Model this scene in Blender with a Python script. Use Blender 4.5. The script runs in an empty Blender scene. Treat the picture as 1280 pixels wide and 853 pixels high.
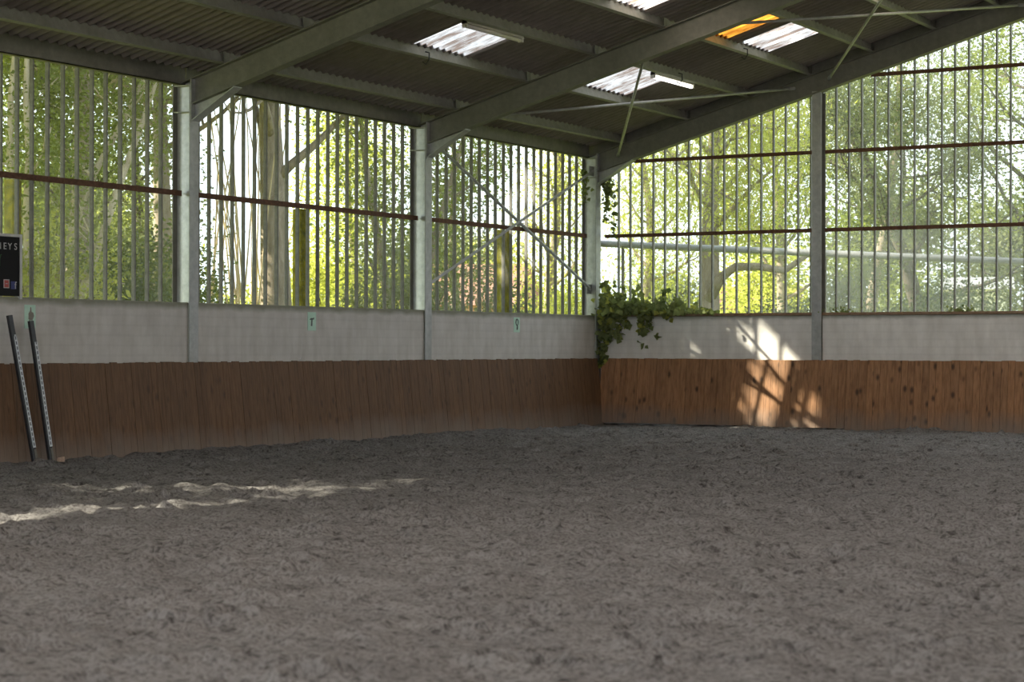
import bpy, math, random, zlib
import numpy as np

# ------------------------------------------------------------------ camera, sky, sun, exposure
scene = bpy.context.scene
COL = scene.collection
CX, CY, CZ = 17.316, -33.512, 1.427
YAW, PITCH, ROLL, FPX = 29.796, 0.171, 0.093, 2500.3
cam_data = bpy.data.cameras.new('camera')
cam_data.sensor_width = 36.0
cam_data.lens = FPX / 1280 * 36.0
cam_data.clip_end = 600
cam_data.dof.use_dof = True
cam_data.dof.focus_distance = 28.0
cam_data.dof.aperture_fstop = 3.2
cam = bpy.data.objects.new('camera', cam_data)
COL.objects.link(cam)
cam.location = (CX, CY, CZ)
from mathutils import Matrix, Vector
_a, _b, _c = math.radians(YAW), math.radians(PITCH), math.radians(ROLL)
_F = Vector((-math.sin(_a) * math.cos(_b), math.cos(_a) * math.cos(_b), math.sin(_b)))
_r = Vector((math.cos(_a), math.sin(_a), 0)); _u = _r.cross(_F)
_r2 = math.cos(_c) * _r + math.sin(_c) * _u; _u2 = -math.sin(_c) * _r + math.cos(_c) * _u
cam.rotation_euler = Matrix((( _r2.x, _u2.x, -_F.x), (_r2.y, _u2.y, -_F.y), (_r2.z, _u2.z, -_F.z))).to_euler()
scene.camera = cam

SUN_DIR = Vector((1.0, 0.6, -0.79))                       # the way the sunlight travels
world = bpy.data.worlds.new('world'); scene.world = world; world.use_nodes = True
_wn = world.node_tree.nodes; _wl = world.node_tree.links
_wn['Background'].inputs['Color'].default_value = (0.82, 0.91, 1.0, 1)
_wn['Background'].inputs['Strength'].default_value = 2.6
sun_data = bpy.data.lights.new('sun', 'SUN'); sun_data.energy = 20.0; sun_data.angle = 0.012
sun_data.color = (1.0, 0.9, 0.74)
sun = bpy.data.objects.new('sun', sun_data); COL.objects.link(sun)
sun.rotation_euler = SUN_DIR.to_track_quat('-Z', 'Y').to_euler()

vs = scene.view_settings
vs.view_transform = 'Standard'; vs.look = 'None'; vs.exposure = 0.06; vs.gamma = 1.0
vs.use_curve_mapping = False
scene.cycles.max_bounces = 10
scene.cycles.diffuse_bounces = 6
scene.cycles.transparent_max_bounces = 24
scene.cycles.sample_clamp_indirect = 6.0

# ------------------------------------------------------------------ helpers
random.seed(7)

class MB:
    def __init__(self): self.v = []; self.f = []
    def quad(self, a, b, c, d):
        n = len(self.v); self.v += [a, b, c, d]; self.f.append((n, n+1, n+2, n+3)); return self
    def box(self, x0, x1, y0, y1, z0, z1):
        n = len(self.v)
        self.v += [(x0,y0,z0),(x1,y0,z0),(x1,y1,z0),(x0,y1,z0),(x0,y0,z1),(x1,y0,z1),(x1,y1,z1),(x0,y1,z1)]
        self.f += [(n,n+3,n+2,n+1),(n+4,n+5,n+6,n+7),(n,n+1,n+5,n+4),(n+1,n+2,n+6,n+5),(n+2,n+3,n+7,n+6),(n+3,n,n+4,n+7)]
        return self
    def hexa(self, p):                                   # 8 corners, the four lower first
        n = len(self.v); self.v += [tuple(q) for q in p]
        self.f += [(n,n+3,n+2,n+1),(n+4,n+5,n+6,n+7),(n,n+1,n+5,n+4),(n+1,n+2,n+6,n+5),(n+2,n+3,n+7,n+6),(n+3,n,n+4,n+7)]
        return self
    def prism(self, poly, axis, a, b):                   # 2D outline pulled along an axis
        def mk(q, t):
            return {'x': (t, q[0], q[1]), 'y': (q[0], t, q[1]), 'z': (q[0], q[1], t)}[axis]
        n = len(self.v); k = len(poly)
        self.v += [mk(q, a) for q in poly] + [mk(q, b) for q in poly]
        self.f += [tuple(n+i for i in range(k))[::-1], tuple(n+k+i for i in range(k))]
        self.f += [(n+i, n+(i+1) % k, n+k+(i+1) % k, n+k+i) for i in range(k)]
        return self
    def tube(self, pts, rad, sides=7):
        pts = [Vector(q) for q in pts]; n0 = len(self.v); m = len(pts)
        for i, q in enumerate(pts):
            d = (pts[min(i+1, m-1)] - pts[max(i-1, 0)])
            d = d.normalized() if d.length > 1e-9 else Vector((0, 0, 1))
            u = d.cross(Vector((0.31, 0.17, 0.93)));
            if u.length < .05: u = d.cross(Vector((1, 0, 0)))
            u.normalize(); w = d.cross(u); r = rad[i] if hasattr(rad, '__len__') else rad
            for k in range(sides):
                t = 2*math.pi*k/sides; self.v.append(tuple(q + u*math.cos(t)*r + w*math.sin(t)*r))
        for i in range(m-1):
            for k in range(sides):
                a = n0+i*sides+k; b = n0+i*sides+(k+1) % sides
                self.f.append((a, b, b+sides, a+sides))
        self.f.append(tuple(n0+k for k in range(sides))[::-1]); self.f.append(tuple(n0+(m-1)*sides+k for k in range(sides)))
        return self
    def build(self, name, mat, parent=None, smooth=False, bevel=0):
        me = bpy.data.meshes.new(name); me.from_pydata(self.v, [], self.f); me.update()
        return link(name, me, mat, parent, smooth, bevel)

def link(name, me, mat, parent=None, smooth=False, bevel=0):
    if mat is not None and not me.materials: me.materials.append(mat)
    if smooth: me.shade_smooth()
    o = bpy.data.objects.new(name, me); COL.objects.link(o)
    if parent is not None:
        o.parent = parent; o.matrix_parent_inverse = Matrix.Translation(-parent.location)
    if bevel:
        m = o.modifiers.new('bevel', 'BEVEL'); m.width = bevel; m.segments = 2; m.limit_method = 'ANGLE'
    return o

def empty(name, loc=(0, 0, 0)):
    o = bpy.data.objects.new(name, None); COL.objects.link(o); o.location = loc; o.empty_display_size = .2
    return o
def tag(o, label=None, cat=None, group=None, kind=None):
    if label: o['label'] = label
    if cat: o['category'] = cat
    if group: o['group'] = group
    if kind: o['kind'] = kind
    return o
def thing(name, label, cat, loc=(0, 0, 0), group=None): return tag(empty(name, loc), label, cat, group)
def struct(name, label, cat, loc=(0, 0, 0)): return tag(empty(name, loc), label, cat, None, 'structure')

# ------------------------------------------------------------------ materials
class NT:
    def __init__(self, name):
        self.m = bpy.data.materials.new(name); self.m.use_nodes = True
        self.n = self.m.node_tree.nodes; self.l = self.m.node_tree.links
        self.bsdf = self.n['Principled BSDF']; self.out = self.n['Material Output']
    def node(self, t, **kw):
        n = self.n.new(t)
        for k, v in kw.items():
            if k.startswith('i_'): n.inputs[k[2:].replace('_', ' ')].default_value = v
            else: setattr(n, k, v)
        return n
    def link(self, a, b): self.l.new(a, b)
    def pos(self, scale=(1, 1, 1)):
        g = self.node('ShaderNodeNewGeometry'); m = self.node('ShaderNodeMapping'); m.inputs['Scale'].default_value = scale
        self.link(g.outputs['Position'], m.inputs['Vector']); return m.outputs['Vector']
    def noise(self, vec, scale, detail=4, rough=.55):
        n = self.node('ShaderNodeTexNoise'); n.inputs['Scale'].default_value = scale; n.inputs['Detail'].default_value = detail
        n.inputs['Roughness'].default_value = rough; self.link(vec, n.inputs['Vector']); return n.outputs['Fac']
    def ramp(self, fac, stops):
        r = self.node('ShaderNodeValToRGB'); el = r.color_ramp.elements
        while len(el) < len(stops): el.new(.5)
        for e, (p, c) in zip(el, stops): e.position = p; e.color = tuple(c) + (1,) if len(c) == 3 else c
        self.link(fac, r.inputs['Fac']); return r.outputs['Color']
    def mix(self, fac, a, b, mode='MIX'):
        m = self.node('ShaderNodeMix', data_type='RGBA', blend_type=mode)
        for s, v in ((0, fac), (6, a), (7, b)):
            if hasattr(v, 'is_linked'): self.link(v, m.inputs[s])
            else: m.inputs[s].default_value = v if s == 0 else tuple(v) + (1,)
        return m.outputs[2]
    def math(self, op, a, b=0.0, clamp=False):
        m = self.node('ShaderNodeMath', operation=op, use_clamp=clamp)
        for s, v in ((0, a), (1, b)):
            if hasattr(v, 'is_linked'): self.link(v, m.inputs[s])
            else: m.inputs[s].default_value = v
        return m.outputs[0]
    def bump(self, h, strength=.4, dist=.01):
        b = self.node('ShaderNodeBump'); b.inputs['Strength'].default_value = strength; b.inputs['Distance'].default_value = dist
        self.link(h, b.inputs['Height']); self.link(b.outputs['Normal'], self.bsdf.inputs['Normal'])
    def color(self, c):
        if hasattr(c, 'is_linked'): self.link(c, self.bsdf.inputs['Base Color'])
        else: self.bsdf.inputs['Base Color'].default_value = tuple(c) + (1,)
    def set(self, **kw):
        for k, v in kw.items(): self.bsdf.inputs[k].default_value = v
    def rnd(self): return self.node('ShaderNodeObjectInfo').outputs['Random']
    def z(self):
        g = self.node('ShaderNodeNewGeometry'); s = self.node('ShaderNodeSeparateXYZ'); self.link(g.outputs['Position'], s.inputs[0]); return s.outputs['Z']

def mottled(name, c1, c2, scale=6, rough=.7, metallic=0., bump=0., stretch=(1, 1, 1)):
    t = NT(name); n = t.noise(t.pos(stretch), scale, 6, .6)
    t.color(t.ramp(n, [(.3, c1), (.7, c2)])); t.set(Roughness=rough, Metallic=metallic)
    if bump: t.bump(n, bump, .01)
    return t.m

def m_sand():
    t = NT('arena_sand')
    a = t.noise(t.pos(), 2.2, 5, .6); b = t.noise(t.pos((1, 1, .25)), 34, 5, .7); c = t.noise(t.pos(), 90, 3, .7)
    base = t.ramp(a, [(.3, (.235, .226, .222)), (.7, (.325, .315, .311))])
    d7 = t.noise(t.pos((1, 1, .2)), 9, 5, .65); clod = t.ramp(d7, [(.34, (.30, .29, .285)), (.46, (1, 1, 1))])
    base = t.mix(.85, base, clod, 'MULTIPLY')
    dark = t.ramp(b, [(.38, (.34, .325, .315)), (.53, (1, 1, 1))])
    col = t.mix(.8, base, dark, 'MULTIPLY')
    sp = t.ramp(c, [(.30, (.7, .67, .64)), (.5, (1, 1, 1)), (.74, (1.25, 1.22, 1.2))])
    t.color(t.mix(.7, col, sp, 'MULTIPLY')); t.set(Roughness=1.0); t.bsdf.inputs['Specular IOR Level'].default_value = .1
    t.bump(t.math('ADD', b, t.math('MULTIPLY', c, .5)), 1.0, .03); return t.m

def m_concrete(name='concrete_panel', k=1.0):
    t = NT(name)
    p = t.pos(); n = t.noise(p, 3, 6, .6); s = t.noise(t.pos((1.5, 1.5, .35)), 4, 4)
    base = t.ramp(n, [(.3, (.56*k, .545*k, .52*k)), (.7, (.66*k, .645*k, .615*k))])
    st = t.ramp(s, [(.35, (.80, .79, .76)), (.6, (1, 1, 1))])
    col = t.mix(.6, base, st, 'MULTIPLY')
    w = t.node('ShaderNodeTexWave', wave_type='BANDS', bands_direction='Z'); w.inputs['Scale'].default_value = 2.4
    w.inputs['Distortion'].default_value = .6; w.inputs['Detail'].default_value = 2; t.link(p, w.inputs['Vector'])
    lines = t.ramp(w.outputs['Fac'], [(0, (.82, .82, .82)), (.22, (1, 1, 1))])
    col = t.mix(.28, col, lines, 'MULTIPLY')
    top = t.math('MULTIPLY', t.math('SUBTRACT', t.math('ADD', t.z(), t.math('MULTIPLY', n, .14)), 1.985), 12, True)
    col = t.mix(t.math('MULTIPLY', top, .75), col, (.16, .17, .10))
    t.color(col); t.set(Roughness=.95); t.bump(t.math('ADD', w.outputs['Fac'], n), .12, .008); return t.m

def m_wood(name, c0, c1, c2, kn):
    t = NT(name)
    r = t.rnd()
    off = t.node('ShaderNodeCombineXYZ'); t.link(t.math('MULTIPLY', r, 37.0), off.inputs['Z']); t.link(t.math('MULTIPLY', r, 11.0), off.inputs['X'])
    va = t.node('ShaderNodeVectorMath', operation='ADD'); t.link(t.pos(), va.inputs[0]); t.link(off.outputs[0], va.inputs[1])
    mp = t.node('ShaderNodeMapping'); mp.inputs['Scale'].default_value = (14, 14, .8); t.link(va.outputs[0], mp.inputs['Vector'])
    g = t.noise(mp.outputs['Vector'], 2.0, 6, .65)
    col = t.ramp(g, [(.28, c0), (.5, c1), (.72, c2)])
    col = t.mix(.7, col, t.ramp(r, [(0, (.82, .80, .78)), (.5, (1, 1, 1)), (1, (1.18, 1.14, 1.1))]), 'MULTIPLY')
    v = t.node('ShaderNodeTexVoronoi', feature='F1'); v.inputs['Scale'].default_value = 1.0
    mk = t.node('ShaderNodeMapping'); mk.inputs['Scale'].default_value = (5.2, 5.2, 3.0); t.link(va.outputs[0], mk.inputs['Vector']); t.link(mk.outputs['Vector'], v.inputs['Vector'])
    knot = t.ramp(v.outputs['Distance'], [(.08, (1, 1, 1)), (.24, (0, 0, 0))])
    col = t.mix(t.math('MULTIPLY', knot, kn), col, (.035, .017, .010))
    n2 = t.noise(t.pos((1, 1, .6)), 2.6, 4)
    wear = t.ramp(n2, [(.42, (0, 0, 0)), (.68, (1, 1, 1))])
    col = t.mix(t.math('MULTIPLY', wear, .3), col, (.12, .070, .04))
    dust = t.math('MULTIPLY', t.math('SUBTRACT', t.math('ADD', .16, t.math('MULTIPLY', n2, .42)), t.z()), 2.6, True)
    col = t.mix(t.math('MULTIPLY', dust, .75), col, (.23, .19, .16))
    t.color(col); t.set(Roughness=.75); t.bump(g, .3, .005); return t.m

def m_steel(name='galvanised_steel', k=1.2, metal=.25, rough=.55, g_=1.0, b_=1.0):
    t = NT(name); n = t.noise(t.pos(), 9, 6, .65); m = t.noise(t.pos((1, 1, .4)), 1.7, 4)
    col = t.ramp(n, [(.3, (.30*k, .31*k*g_, .305*k*b_)), (.7, (.43*k, .44*k*g_, .435*k*b_))])
    col = t.mix(.6, col, t.ramp(m, [(.35, (.72, .72, .68)), (.65, (1, 1, 1))]), 'MULTIPLY')
    t.color(col); t.set(Roughness=rough, Metallic=metal); t.bump(n, .08, .004); return t.m

def m_sheet(name, lo, hi, tint=(.92, .95, .92), dirt=(.56, .56, .51)):
    t = NT(name)
    tr = t.node('ShaderNodeBsdfTransparent'); tr.inputs['Color'].default_value = tint + (1,)
    df = t.node('ShaderNodeBsdfDiffuse'); df.inputs['Color'].default_value = dirt + (1,)
    tl = t.node('ShaderNodeBsdfTranslucent'); tl.inputs['Color'].default_value = dirt + (1,)
    a = t.node('ShaderNodeMixShader'); a.inputs[0].default_value = .68; t.link(df.outputs[0], a.inputs[1]); t.link(tl.outputs[0], a.inputs[2])
    n = t.noise(t.pos((.6, .6, .35)), 1.6, 5, .6); q = t.noise(t.pos(), 40, 2)
    f = t.math('ADD', t.math('MULTIPLY', n, .75), t.math('ADD', t.math('MULTIPLY', q, .15), t.math('MULTIPLY', t.rnd(), .10)))
    mr = t.node('ShaderNodeMapRange'); mr.inputs['From Min'].default_value = .3; mr.inputs['From Max'].default_value = .72
    mr.inputs['To Min'].default_value = lo; mr.inputs['To Max'].default_value = hi; t.link(f, mr.inputs['Value'])
    b = t.node('ShaderNodeMixShader'); t.link(mr.outputs[0], b.inputs[0]); t.link(tr.outputs[0], b.inputs[1]); t.link(a.outputs[0], b.inputs[2])
    t.link(b.outputs[0], t.out.inputs['Surface']); return t.m

def m_glow_sheet(name, col, streak, trans=.25):
    t = NT(name)
    n = t.noise(t.pos((6, .9, 6)) if False else t.pos((.8, 9, .8)), 1.6, 5, .7)
    c = t.ramp(n, [(.42, streak), (.60, col)])
    tl = t.node('ShaderNodeBsdfTranslucent'); t.link(c, tl.inputs['Color'])
    tr = t.node('ShaderNodeBsdfTransparent'); t.link(c, tr.inputs['Color'])
    b = t.node('ShaderNodeMixShader'); b.inputs[0].default_value = trans; t.link(tl.outputs[0], b.inputs[1]); t.link(tr.outputs[0], b.inputs[2])
    t.link(b.outputs[0], t.out.inputs['Surface']); return t.m

def m_leaf(name, c1, c2, trans=.45):
    t = NT(name); n = t.noise(t.pos(), 1.3, 3, .6); q = t.noise(t.pos(), 9, 2, .6)
    c = t.ramp(t.math('ADD', t.math('MULTIPLY', n, .6), t.math('MULTIPLY', q, .4)), [(.36, c1), (.62, c2)])
    df = t.node('ShaderNodeBsdfDiffuse'); t.link(c, df.inputs['Color'])
    tl = t.node('ShaderNodeBsdfTranslucent'); t.link(t.mix(1.0, c, (1.12, 1.12, .72), 'MULTIPLY'), tl.inputs['Color'])
    b = t.node('ShaderNodeMixShader'); b.inputs[0].default_value = trans; t.link(df.outputs[0], b.inputs[1]); t.link(tl.outputs[0], b.inputs[2])
    t.link(b.outputs[0], t.out.inputs['Surface']); return t.m

def m_emit(name, c, s):
    t = NT(name); t.color(c); t.bsdf.inputs['Emission Color'].default_value = tuple(c) + (1,); t.set(**{'Emission Strength': s}); return t.m

M = {
 'sand': m_sand(), 'concrete': m_concrete(), 'concrete_back': m_concrete('lit_gable_concrete', 1.28), 'wood': m_wood('kickboard_wood', (.085, .045, .020), (.140, .075, .036), (.185, .103, .052), .6), 'wood_back': m_wood('gable_kickboard_wood', (.185, .090, .040), (.325, .166, .078), (.42, .225, .115), .85), 'steel': m_steel(), 'steel_dull': m_steel('weathered_steel', .54, .1, .7, .95, .84), 'steel_web_lit': m_steel('lit_web_steel', 1.55, .55, .32), 'steel_mid': m_steel('dusty_steel', .74, .1, .6, .97, .88),  # gable concrete lightened: the stronger light there is put into its colour
 'rib': mottled('rib_steel', (.15, .145, .135), (.24, .235, .22), 14, .6, .1),
 'rust': mottled('rusty_steel', (.075, .034, .020), (.165, .082, .046), 22, .85, 0, .3),
 'roof': mottled('fibre_cement', (.215, .19, .168), (.285, .252, .225), 5, .95, 0, .05, (1, 2, 1)),
 'sky_sheet': m_glow_sheet('skylight_sheet', (.95, .93, .92), (.34, .25, .20), .04),
 'orange_sheet': m_glow_sheet('orange_sheet', (.95, .42, .05), (.55, .18, .02), .04),
 'sheet_clear': m_sheet('clear_sheet', .04, .15), 'sheet_dusty': m_sheet('dusty_sheet', .11, .27), 'sheet_hazy': m_sheet('hazy_sheet', .22, .42, (.9, .92, .9)),
 'timber': mottled('sill_timber', (.20, .125, .075), (.34, .23, .15), 12, .85, 0, .2),
 'moss': mottled('mossy_timber', (.14, .13, .005), (.46, .41, .015), 9, 1, 0, .5),
 'paint': mottled('white_paint', (.62, .62, .60), (.72, .72, .70), 8, .6),
 'mint': mottled('mint_card', (.48, .72, .60), (.58, .80, .68), 12, .7),
 'mint_dark': mottled('grey_ink', (.10, .13, .12), (.15, .18, .165), 20, .8),
 'mint_brown': mottled('brown_ink', (.20, .19, .16), (.27, .25, .22), 20, .8),
 'black': mottled('black_panel', (.004, .004, .005), (.006, .006, .007), 5, .9),
 'white_print': mottled('white_print', (.45, .45, .45), (.55, .55, .55), 5, .6),
 'red_print': mottled('red_print', (.42, .07, .06), (.5, .10, .08), 5, .6),
 'blue_print': mottled('blue_print', (.03, .04, .16), (.04, .05, .20), 5, .6),
 'green_print': mottled('green_print', (.02, .09, .03), (.03, .12, .04), 5, .6),
 'alu': mottled('grey_frame', (.42, .41, .39), (.52, .51, .49), 8, .5, .2),
 'plastic': mottled('black_plastic', (.012, .013, .015), (.025, .026, .03), 10, .5),
 'strip': mottled('slotted_strip', (.50, .52, .55), (.66, .68, .70), 14, .5, .3),
 'grass': mottled('grass_ground', (.16, .22, .03), (.40, .42, .07), 1.5, 1),
 'bark': mottled('bark', (.17, .135, .10), (.34, .285, .22), 9, .95, 0, .6, (1, 1, .3)),
 'bark_dark': mottled('dark_bark', (.055, .045, .035), (.12, .10, .075), 9, .95, 0, .6, (1, 1, .3)),
 'bark_pale': mottled('pale_bark', (.38, .32, .22), (.60, .52, .38), 7, .95, 0, .5, (1, 1, .3)),
 'cane': mottled('cane', (.40, .31, .18), (.58, .47, .28), 7, .8),
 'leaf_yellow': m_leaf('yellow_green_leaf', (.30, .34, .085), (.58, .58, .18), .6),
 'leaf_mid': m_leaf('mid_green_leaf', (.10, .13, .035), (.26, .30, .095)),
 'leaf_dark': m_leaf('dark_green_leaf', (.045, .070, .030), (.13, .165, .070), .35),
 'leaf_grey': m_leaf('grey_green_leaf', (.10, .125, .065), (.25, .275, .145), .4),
 'leaf_ivy': m_leaf('ivy_leaf', (.085, .115, .055), (.30, .34, .15), .45),
 'brick': mottled('red_brick', (.34, .17, .115), (.48, .27, .19), 3, .9),
 'render_wall': mottled('pale_render', (.68, .66, .62), (.8, .78, .74), 3, .9),
 'roof_tile': mottled('roof_tile', (.22, .10, .07), (.33, .17, .12), 6, .9),
 'pipe': mottled('grey_pipe', (.16, .165, .16), (.26, .265, .26), 5, .5),
 'lamp_body': mottled('lamp_body', (.55, .53, .48), (.65, .63, .58), 8, .6),
 'lamp_tube': m_emit('lit_tube', (1.0, .96, .92), 3.0),
 'dark_glass': mottled('dark_glass', (.03, .035, .04), (.05, .055, .06), 4, .2),
}

# ------------------------------------------------------------------ dimensions (metres; corner of the hall at the origin)
Y_END, X_END, RIDGE = -39.0, 22.0, 11.0
Z_KICK, Z_WALL, Z_RAIL, Z_RAIL2, Z_RAIL3, Z_EAVE = 1.215, 2.027, 3.527, 4.92, 6.235, 5.0
SL = .28
def raft_top(x): return 5.08 + SL * (x if x <= RIDGE else 2*RIDGE - x)
PURL = [.53, 1.84, 3.04, 4.22, 5.38, 6.49, 7.6, 8.7, 9.8]
FRAMES = [0, -6, -12, -18]

# ------------------------------------------------------------------ floor
def vnoise(x, y, s, seed):
    r = np.random.default_rng(seed); N = 256; t = r.random((N, N))
    u = x / s; v = y / s; i = np.floor(u).astype(int); j = np.floor(v).astype(int); a = u - i; b = v - j
    a = a*a*(3-2*a); b = b*b*(3-2*b)
    g = lambda p, q: t[p % N, q % N]
    return (g(i, j)*(1-a)+g(i+1, j)*a)*(1-b) + (g(i, j+1)*(1-a)+g(i+1, j+1)*a)*b - .5

def make_floor():
    st = .042; xs = np.arange(-.1, 16.2, st); ys = np.arange(-30.0, .15, st)
    X, Y = np.meshgrid(xs, ys, indexing='ij')
    Z = .06*vnoise(X, Y, 1.6, 1) + .05*vnoise(X+.3*Y, Y, .42, 2) + .042*vnoise(X, Y, .17, 3) + .026*vnoise(X, Y, .085, 4)
    r = np.random.default_rng(5); n = 5200
    hx = r.uniform(.3, 15.9, n); hy = r.uniform(-29.8, -.3, n); hr = r.uniform(.05, .10, n); hd = r.uniform(.018, .06, n)
    for a, b, c, d in zip(hx, hy, hr, hd):
        i0 = int((a-2*c+.1)/st); i1 = int((a+2*c+.1)/st)+2; j0 = int((b-2*c+30)/st); j1 = int((b+2*c+30)/st)+2
        i0 = max(i0, 0); j0 = max(j0, 0)
        q = ((X[i0:i1, j0:j1]-a)**2 + (Y[i0:i1, j0:j1]-b)**2) / c**2
        Z[i0:i1, j0:j1] += d*(-np.exp(-q*1.4) + .55*np.exp(-(np.sqrt(q)-1.5)**2*5))
    Z += .05*np.exp(-(X-.15)/.35)*(Y < -3) + .03*np.exp((Y+.1)/.3)*(X > 5.4) - .015
    edge = np.minimum(np.minimum(16.2-X, Y+30.0), 1.0).clip(0, 1); Z = Z*edge
    nx, ny = X.shape; co = np.stack([X, Y, Z], -1).reshape(-1, 3)
    idx = np.arange(nx*ny).reshape(nx, ny)
    q = np.stack([idx[:-1, :-1], idx[1:, :-1], idx[1:, 1:], idx[:-1, 1:]], -1).reshape(-1, 4)
    xe, ye, y1 = xs[-1], ys[0], ys[-1]; k = len(co)
    ext = np.array([(-.1, Y_END, 0), (X_END, Y_END, 0), (X_END, ye, 0), (-.1, ye, 0), (xe, ye, 0), (X_END, y1, 0), (xe, y1, 0)])
    co = np.vstack([co, ext]); q = np.vstack([q, [[k, k+1, k+2, k+3], [k+4, k+2, k+5, k+6]]])
    return np_mesh('floor', co, q)

def np_mesh(name, co, quads, smooth=False):
    me = bpy.data.meshes.new(name); n = len(quads)
    me.vertices.add(len(co)); me.vertices.foreach_set('co', np.ascontiguousarray(co, dtype=np.float32).ravel())
    me.loops.add(4*n); me.loops.foreach_set('vertex_index', np.ascontiguousarray(quads, dtype=np.int32).ravel())
    me.polygons.add(n); me.polygons.foreach_set('loop_start', np.arange(0, 4*n, 4, dtype=np.int32))
    me.update(calc_edges=True); me.validate()
    if smooth: me.shade_smooth()
    return me
fl = link('floor', make_floor(), M['sand'], smooth=True)
tag(fl, 'churned grey-brown sand covering the whole arena floor', 'floor', kind='structure')

# ------------------------------------------------------------------ walls: concrete panels, clear sheets and ribs
wl = struct('wall_left', 'long side wall of white concrete panels under ribbed clear sheeting', 'wall')
wb = struct('wall_back', 'gable end wall of white concrete panels under ribbed clear sheeting', 'wall')
for y0, y1 in [(-5.93, -.07), (-11.93, -6.07), (-17.93, -12.07), (-23.93, -18.07)]:
    MB().box(-.17, -.035, y0, y1, -.25, Z_WALL).build('concrete_panel', M['concrete'], wl, bevel=.012)
MB().box(-.17, -.035, Y_END, -24.07, 0, Z_WALL).build('concrete_panel', M['concrete'], wl, bevel=.012)
for x0, x1 in [(.03, 4.27), (4.45, 8.65), (8.83, 13.1), (13.28, 17.5), (17.68, 21.9)]:
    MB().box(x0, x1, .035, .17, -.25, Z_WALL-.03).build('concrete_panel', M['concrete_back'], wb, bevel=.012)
    if x0 < .1: MB().box(-.3, .03, .1, .17, -.25, Z_WALL).build('corner_filler', M['concrete'], wb)
    o = MB().box(x0, x1, -.0, .2, Z_WALL-.028, Z_WALL+.022).build('timber_sill', M['timber'], wb, bevel=.006)
# ribbed sheeting on the long wall: one flat and one rib at a time, a tier below and a tier above the rail
XS = -.262
def left_flat(y0, y1, z0, z1, mat):
    m = MB(); m.v = [(XS, y0, z0), (XS, y1, z0), (XS, y1, z1), (XS, y0, z1), (XS-.018, y0-.012, z0), (XS-.018, y0-.012, z1)]
    m.f = [(0, 1, 2, 3), (4, 0, 3, 5)]
    m.build('clear_panel', mat, wl)
def left_rib(y, z0, z1, w=.036):
    m = MB().prism([(XS-.02, y-w/2), (XS+.032, y-w/3.2), (XS+.032, y+w/3.2), (XS-.02, y+w/2)], 'z', z0, z1)
    m.build('sheet_rib', M['rib'], wl)
def left_bay(ya, yb, n, mats):
    d = (yb-ya)/n
    for i in range(n):
        y0 = ya + i*d
        for t, (z0, z1) in enumerate([(Z_WALL-.15, Z_RAIL), (Z_RAIL-.01, Z_EAVE+.1)]):
            left_flat(y0+.008, y0+d-.008, z0, z1, M[mats(i/n, t)])
        if i: left_rib(y0 + random.uniform(-.008, .008), Z_WALL-.15, Z_EAVE+.1)
left_bay(-5.87, -.13, 21, lambda u, t: 'sheet_dusty' if u < .45 and t == 0 else 'sheet_clear')
left_bay(-11.87, -6.13, 22, lambda u, t: 'sheet_clear' if u < .72 else 'sheet_dusty')
left_bay(-17.87, -12.13, 21, lambda u, t: 'sheet_dusty' if u > .42 and t == 0 else ('sheet_dusty' if u > .8 else 'sheet_clear'))
MB().quad((XS, Y_END, Z_WALL-.1), (XS, -18.13, Z_WALL-.1), (XS, -18.13, Z_EAVE+.1), (XS, Y_END, Z_EAVE+.1)).build('clear_panel', M['sheet_dusty'], wl)
# ribbed sheeting on the gable: three tiers
YS = .262
def gable_flat(x0, x1, z0, z1a, z1b, mat):
    m = MB(); m.v = [(x0, YS, z0), (x1, YS, z0), (x1, YS, z1b), (x0, YS, z1a), (x0-.012, YS+.018, z0), (x0-.012, YS+.018, z1a)]
    m.f = [(0, 3, 2, 1), (4, 5, 3, 0)]
    m.build('clear_panel', mat, wb)
def gable_rib(x, z0, z1, w=.036):
    MB().prism([(x-w/2, YS+.02), (x-w/3.2, YS-.032), (x+w/3.2, YS-.032), (x+w/2, YS+.02)], 'z', z0, z1).build('sheet_rib', M['rib'], wb)
dx = .2405
for i in range(41):
    x0 = .06 + i*dx; x1 = x0+dx
    for t, (z0, z1) in enumerate([(Z_WALL-.15, Z_RAIL), (Z_RAIL-.01, Z_RAIL2), (Z_RAIL2-.01, 99)]):
        a, b = min(z1, raft_top(x0)-.02), min(z1, raft_top(x1)-.02)
        if b - z0 < .05: continue
        mat = ['sheet_clear' if x0 < 3.2 else ('sheet_dusty' if x0 < 4.3 else 'sheet_hazy'), 'sheet_clear' if x0 < 5.4 else 'sheet_dusty', 'sheet_clear' if x0 < 6 else 'sheet_dusty'][t]
        gable_flat(x0+.008, x1-.008, z0, a, b, M[mat])
    if i: gable_rib(x0 + random.uniform(-.006, .006), Z_WALL-.15, raft_top(x0)-.02)
xa = .06+41*dx
MB().quad((xa, YS, Z_WALL-.1), (RIDGE, YS, Z_WALL-.1), (RIDGE, YS, raft_top(RIDGE)), (xa, YS, raft_top(xa))).build('clear_panel', M['sheet_hazy'], wb)
MB().quad((RIDGE, YS, Z_WALL-.1), (X_END, YS, Z_WALL-.1), (X_END, YS, raft_top(X_END)), (RIDGE, YS, raft_top(RIDGE))).build('clear_panel', M['sheet_hazy'], wb)
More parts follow.
